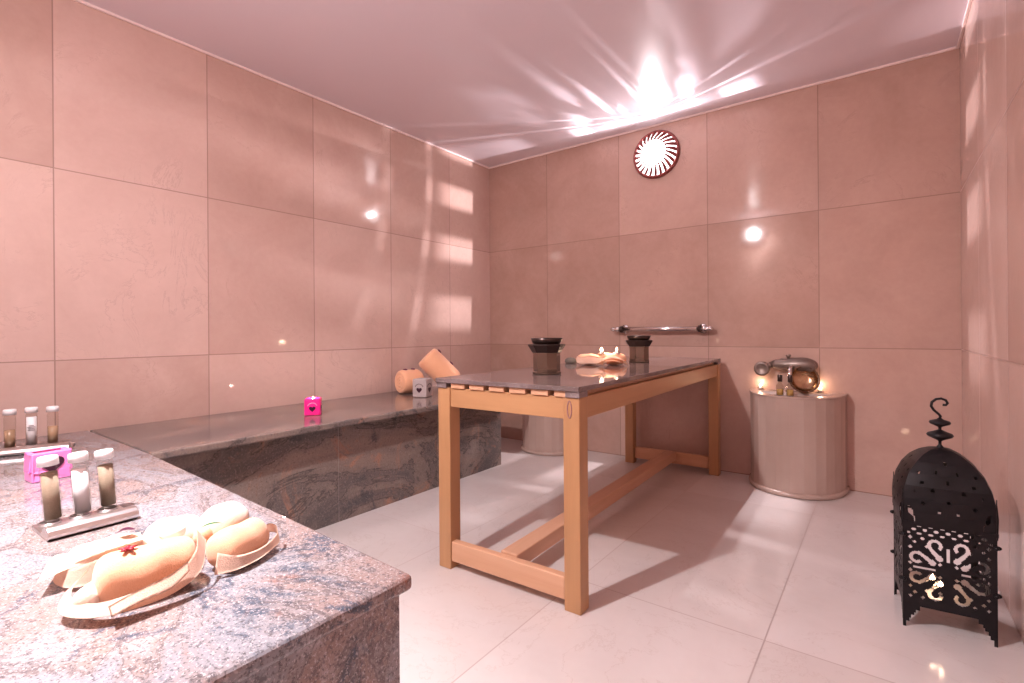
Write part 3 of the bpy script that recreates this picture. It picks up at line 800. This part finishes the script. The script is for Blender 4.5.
def fluted(nt, x, y, z):
    """beam of a lamp behind radially fluted glass: 24 flutes, bright near its own wall plane"""
    th = z.op('ARCTAN2', x) * (24 / (2 * pi)) + .14
    el = (y * -1.).op('ARCSINE') * (180 / pi)
    n = nt.nodes.new('ShaderNodeTexNoise'); n.noise_dimensions = '2D'
    n.inputs['Scale'].default_value = 1.; n.inputs['Detail'].default_value = 2
    cv = nt.nodes.new('ShaderNodeCombineXYZ'); nt.links.new((th * 1.0).sock, cv.inputs[0]); nt.links.new((el * .035).sock, cv.inputs[1])
    nt.links.new(cv.outputs[0], n.inputs['Vector']); nz = E(nt, n.outputs[0])
    fl = (th.op('FRACT') - .5).op('ABSOLUTE').ramp(.30, .12)
    fine = (th * .9 + el * .012).op('FRACT').op('SUBTRACT', .5).op('ABSOLUTE').ramp(.50, .0)
    b1 = el.ramp(4.2, 5.2) * el.ramp(22., 14.)
    ring1 = (el - 22.5).op('ABSOLUTE').ramp(1.8, .3); ring2 = (el - 34.).op('ABSOLUTE').ramp(1.6, .3)
    tail = el.ramp(18., 30.) * el.ramp(90., 60.)
    zz = z.ramp(.25, .75); fl = fl * (zz * -.75 + E.one(nt)) + zz * .34; near = z.ramp(.15, .75, 1., .06); soft = z.ramp(.20, .92, 1., .10)
    return (b1 * fl * near * 5.2) + (ring1 * soft * (fl * 2.4 + .9)) + (ring2 * soft * (fl * 1.4 + .4)) + tail * near * fine * nz.ramp(.42, .70) * 3.4 + (el.ramp(-8., 10.) * soft * .60)

lamp_light('back_lamp_light', (1.650, -.108, 2.345), 24, (1., .88, .91), .004, fluted)
def downward(nt, x, y, z):
    """reflector lamp: throws most of its light down and ahead, less to the sides and upwards"""
    side = x.ramp(-.80, -.34, .40, 1.) * x.ramp(.42, .8, 1., .95); up = z.ramp(-.55, .15, 1., .30); pool = z.ramp(-.82, -.96, 1., 2.5)
    return side * up * pool
lamp_light('front_lamp_light', (1.60, -D + .16, 2.335), 168, (1., .94, .955), .028, downward)

# ------------------------------------------------------------------ floor lantern
LS = .236; hs = LS / 2
t = thing('floor_lantern', 'black pierced iron lantern with a domed top standing on the floor in the right corner', 'lantern', (3.190, -1.472, 0), radians(5.2))
PZ0, PZ1 = .0, .352
def seg_d(px, py, ax, ay, bx, by):
    dx, dy = bx - ax, by - ay; L2 = dx * dx + dy * dy
    k = max(0, min(1, ((px - ax) * dx + (py - ay) * dy) / L2)); return math.hypot(px - ax - k * dx, py - ay - k * dy), k
def panel_solid(u, v):
    z = v * .352; x = (u - .5) * LS          # metres
    au = abs(u - .5) * 2
    # stepped feet and arch
    if z < .085:
        inner = [(0.0, .93), (.018, .86), (.03, .82), (.042, .74), (.052, .70), (.062, .62), (.074, 0.)]
        lim = 0
        for zz, w in inner:
            if z >= zz: lim = w
        return au > lim
    cz = .205
    px, py = abs(x) / .105, (z - cz) / .105
    # mirrored scrolls: tail with a blob near the middle, C-shaped hook outside
    ay = abs(py)
    for swap in (0, 1):
        a, b = (px, ay) if not swap else (ay, px)
        d, k = seg_d(a, b, .38, .21, .56, .36); d2, k2 = seg_d(a, b, .56, .36, .71, .47)
        if d < (.088 if k < .3 else .058) or d2 < .05: return False
        rr = math.hypot(a - .77, b - .32); an = atan2(b - .32, a - .77)
        if .095 < rr < .19 and not (an > 2.15 or an < -2.4): return False
    if ay < .035 and .30 < px < .86: return False
    if px < .035 and .30 < ay < .72 and py > 0: return False
    for ax_, ay_ in ((.20, .20), (.93, .93), (.93, .62), (.62, .93), (.82, .80), (.30, .92), (.93, .12), (.52, .70)):
        if abs(px - ax_) + abs(ay - ay_) < .058: return False
    # rows of lens slots at the top
    if py > 1.02:
        row = (py - 1.02) / .12; i = int(row); fr_ = row - i
        if i < 3:
            s = (x / LS * 8 + .5 * (i % 2)) % 1.
            if abs(s - .5) < .24 * (1 - abs(fr_ - .5) * 1.4) and abs(fr_ - .5) < .3 and au < .90: return False
    return True
for k in range(4):
    def place(u, v, s, k=k): return RZ(k * pi / 2) @ Vector(((u - .5) * LS, -hs + s * .0022, v * PZ1))
    ps = panel_solid if k != 2 else (lambda u, v: panel_solid(u, v) and not (.07 < u < .93 and .29 < v < .95))
    obj('side_panel', pierced(bmesh.new(), 110, 150, ps, place, 1.), m_iron, t)
# corner spikes and knobs
for k in range(4):
    m4 = RZ(k * pi / 2)
    for s_ in (-1, 1):
        P = [(-hs - .002, .335), (-hs + .034, .335), (-hs + .030, .372), (-hs + .016, .384), (-hs + .014, .405), (-hs + .007, .412), (-hs + .001, .462), (-hs - .004, .40)]
        obj('corner_spike', prism(bmesh.new(), [(-s_ * x, z) for x, z in P], -.0012, .0012, m4 @ T(0, -hs + .001, 0) @ RX(pi / 2)), m_iron, t)
        for z in (.16, .31):
            obj('stud', lathe(bmesh.new(), [(0, 0), (.006, 0), (.007, .004), (.004, .010), (0, .011)], 10, m4 @ T(s_ * (hs - .003), -hs, z) @ RX(pi / 2)), m_iron, t, True)
obj('base_tray', cbox(-hs + .003, -hs + .003, .106, hs - .003, hs - .003, .109), plain('worn_tin', (.55, .50, .47), .5, .4), t)
for k in range(4): obj('top_rim', cbox(-hs - .003, -hs - .003, .344, hs + .003 - .011, -hs + .008, .356), m_iron, t).rotation_euler = (0, 0, k * pi / 2)
# four sided dome
def dome_r(v):      # half width against height fraction
    prof = [(0, 1.0), (.15, 1.03), (.3, 1.02), (.45, .96), (.6, .84), (.75, .655), (.87, .44), (.95, .24), (1., .06)]
    for (a, b), (c_, d) in zip(prof, prof[1:]):
        if v <= c_: return b + (d - b) * (v - a) / (c_ - a)
    return .06
def dome_solid(u, v):
    x = (u - .5) * 2
    if v < .22 and abs(abs(x) - .86) < .15 * (1 - v / .22) ** .5 and v > .02: return False
    for cx_, cv, r in ((0, .30, .05), (.35, .42, .045), (-.35, .42, .045), (.0, .52, .05), (.55, .26, .04), (-.55, .26, .04), (.3, .64, .05), (-.3, .64, .05), (.62, .50, .045), (-.62, .50, .045), (0, .76, .06), (.78, .62, .04), (-.78, .62, .04), (.75, .38, .03), (-.75, .38, .03), (.2, .18, .03), (-.2, .18, .03)):
        if math.hypot((x - cx_), (v - cv) * 1.9) < r: return False
    return True
DH = .245
for k in range(4):
    def place(u, v, s, k=k):
        r = hs * .97 * dome_r(v) - s * .002; x = (u - .5) * 2 * r
        bul = .012 * (1 - (2 * u - 1) ** 2) * dome_r(v)
        return RZ(k * pi / 2) @ Vector((x, -r - bul + .0, .346 + DH * (1 - (1 - v) ** 1.25)))
    obj('dome_face', pierced(bmesh.new(), 60, 60, dome_solid, place, 1.), m_iron, t)
obj('finial', lathe(bmesh.new(), [(0, .580), (.016, .582), (.010, .592), (.0045, .600), (.0045, .612), (.012, .617), (.033, .627), (.037, .633), (.033, .639), (.012, .648), (.0045, .652), (.0045, .660), (.012, .664), (.027, .671), (.030, .676), (.027, .681), (.010, .687), (.004, .692), (0, .694)], 28), m_iron, t, True)
hook = [(0, 0, .690), (.002, 0, .698), (-.004, 0, .706), (-.016, 0, .718), (-.023, 0, .731), (-.021, 0, .745), (-.010, 0, .756), (.004, 0, .759), (.016, 0, .754), (.021, 0, .744), (.016, 0, .737), (.008, 0, .738)]
obj('hook', tube(bmesh.new(), hook, .0042, 10), m_iron, t, True)
tealight((3.167, -1.487, .1092), 'lit tealight inside the floor lantern, further left', 'tealights inside the floor lantern', .12, 1.4)
tealight((3.185, -1.531, .1092), 'lit tealight inside the floor lantern, near its front panel', 'tealights inside the floor lantern', .12, 1.4)

# dark petals on the bath towels
seed_dot((.172, -1.222, BENCH_H + 2 * R1 + .001), (0, 0, .5), 'dark petal on the flat rolled bath towel, nearer its spiral end')
seed_dot((.184, -1.155, BENCH_H + 2 * R1 + .001), (0, 0, .3), 'dark petal on the flat rolled bath towel, nearer the leaning roll')
nx, ny, nz = sin(tl) * hx, sin(tl) * hy, cos(tl)          # up-facing side of the leaning roll
for q, lab in ((-.10, 'dark petal on the leaning bath towel roll, near its upper end'), (.03, 'dark petal on the leaning bath towel roll, near the table corner')):
    p = Vector((cxx, cyy, czz)) + Vector((hx * cos(tl), hy * cos(tl), -sin(tl))) * q + Vector((nx, ny, nz)) * (R2 * 1.015)
    seed_dot(p, (0, tl, radians(49)), lab)

# ------------------------------------------------------------------ camera
yaw, roll = radians(36.5839), radians(-.4038)
F_ = Vector((-sin(yaw), cos(yaw), 0)); R0 = Vector((cos(yaw), sin(yaw), 0)); U0 = Vector((0, 0, 1))
Rr = R0 * cos(roll) + U0 * sin(roll); Ur = U0 * cos(roll) - R0 * sin(roll)
cd = bpy.data.cameras.new('camera'); cam = bpy.data.objects.new('camera', cd); COL.objects.link(cam)
cam.matrix_world = Matrix(((Rr.x, Ur.x, -F_.x, 3.035), (Rr.y, Ur.y, -F_.y, -3.7391), (Rr.z, Ur.z, -F_.z, 1.0), (0, 0, 0, 1)))
cd.sensor_width = 36; cd.lens = 36 * 500.2277 / 1024; cd.shift_y = -9.81 / 1024; cd.clip_start = .01
S.camera = cam
w = bpy.data.worlds.new('world'); S.world = w; w.use_nodes = True
w.node_tree.nodes['Background'].inputs[0].default_value = (0, 0, 0, 1)
S.view_settings.view_transform = 'Standard'; S.view_settings.look = 'None'
S.view_settings.exposure = .42; S.view_settings.gamma = 1.; S.view_settings.use_curve_mapping = False
S.cycles.use_denoising = True
S.cycles.max_bounces = 12; S.cycles.diffuse_bounces = 6; S.cycles.caustics_reflective = False; S.cycles.caustics_refractive = False
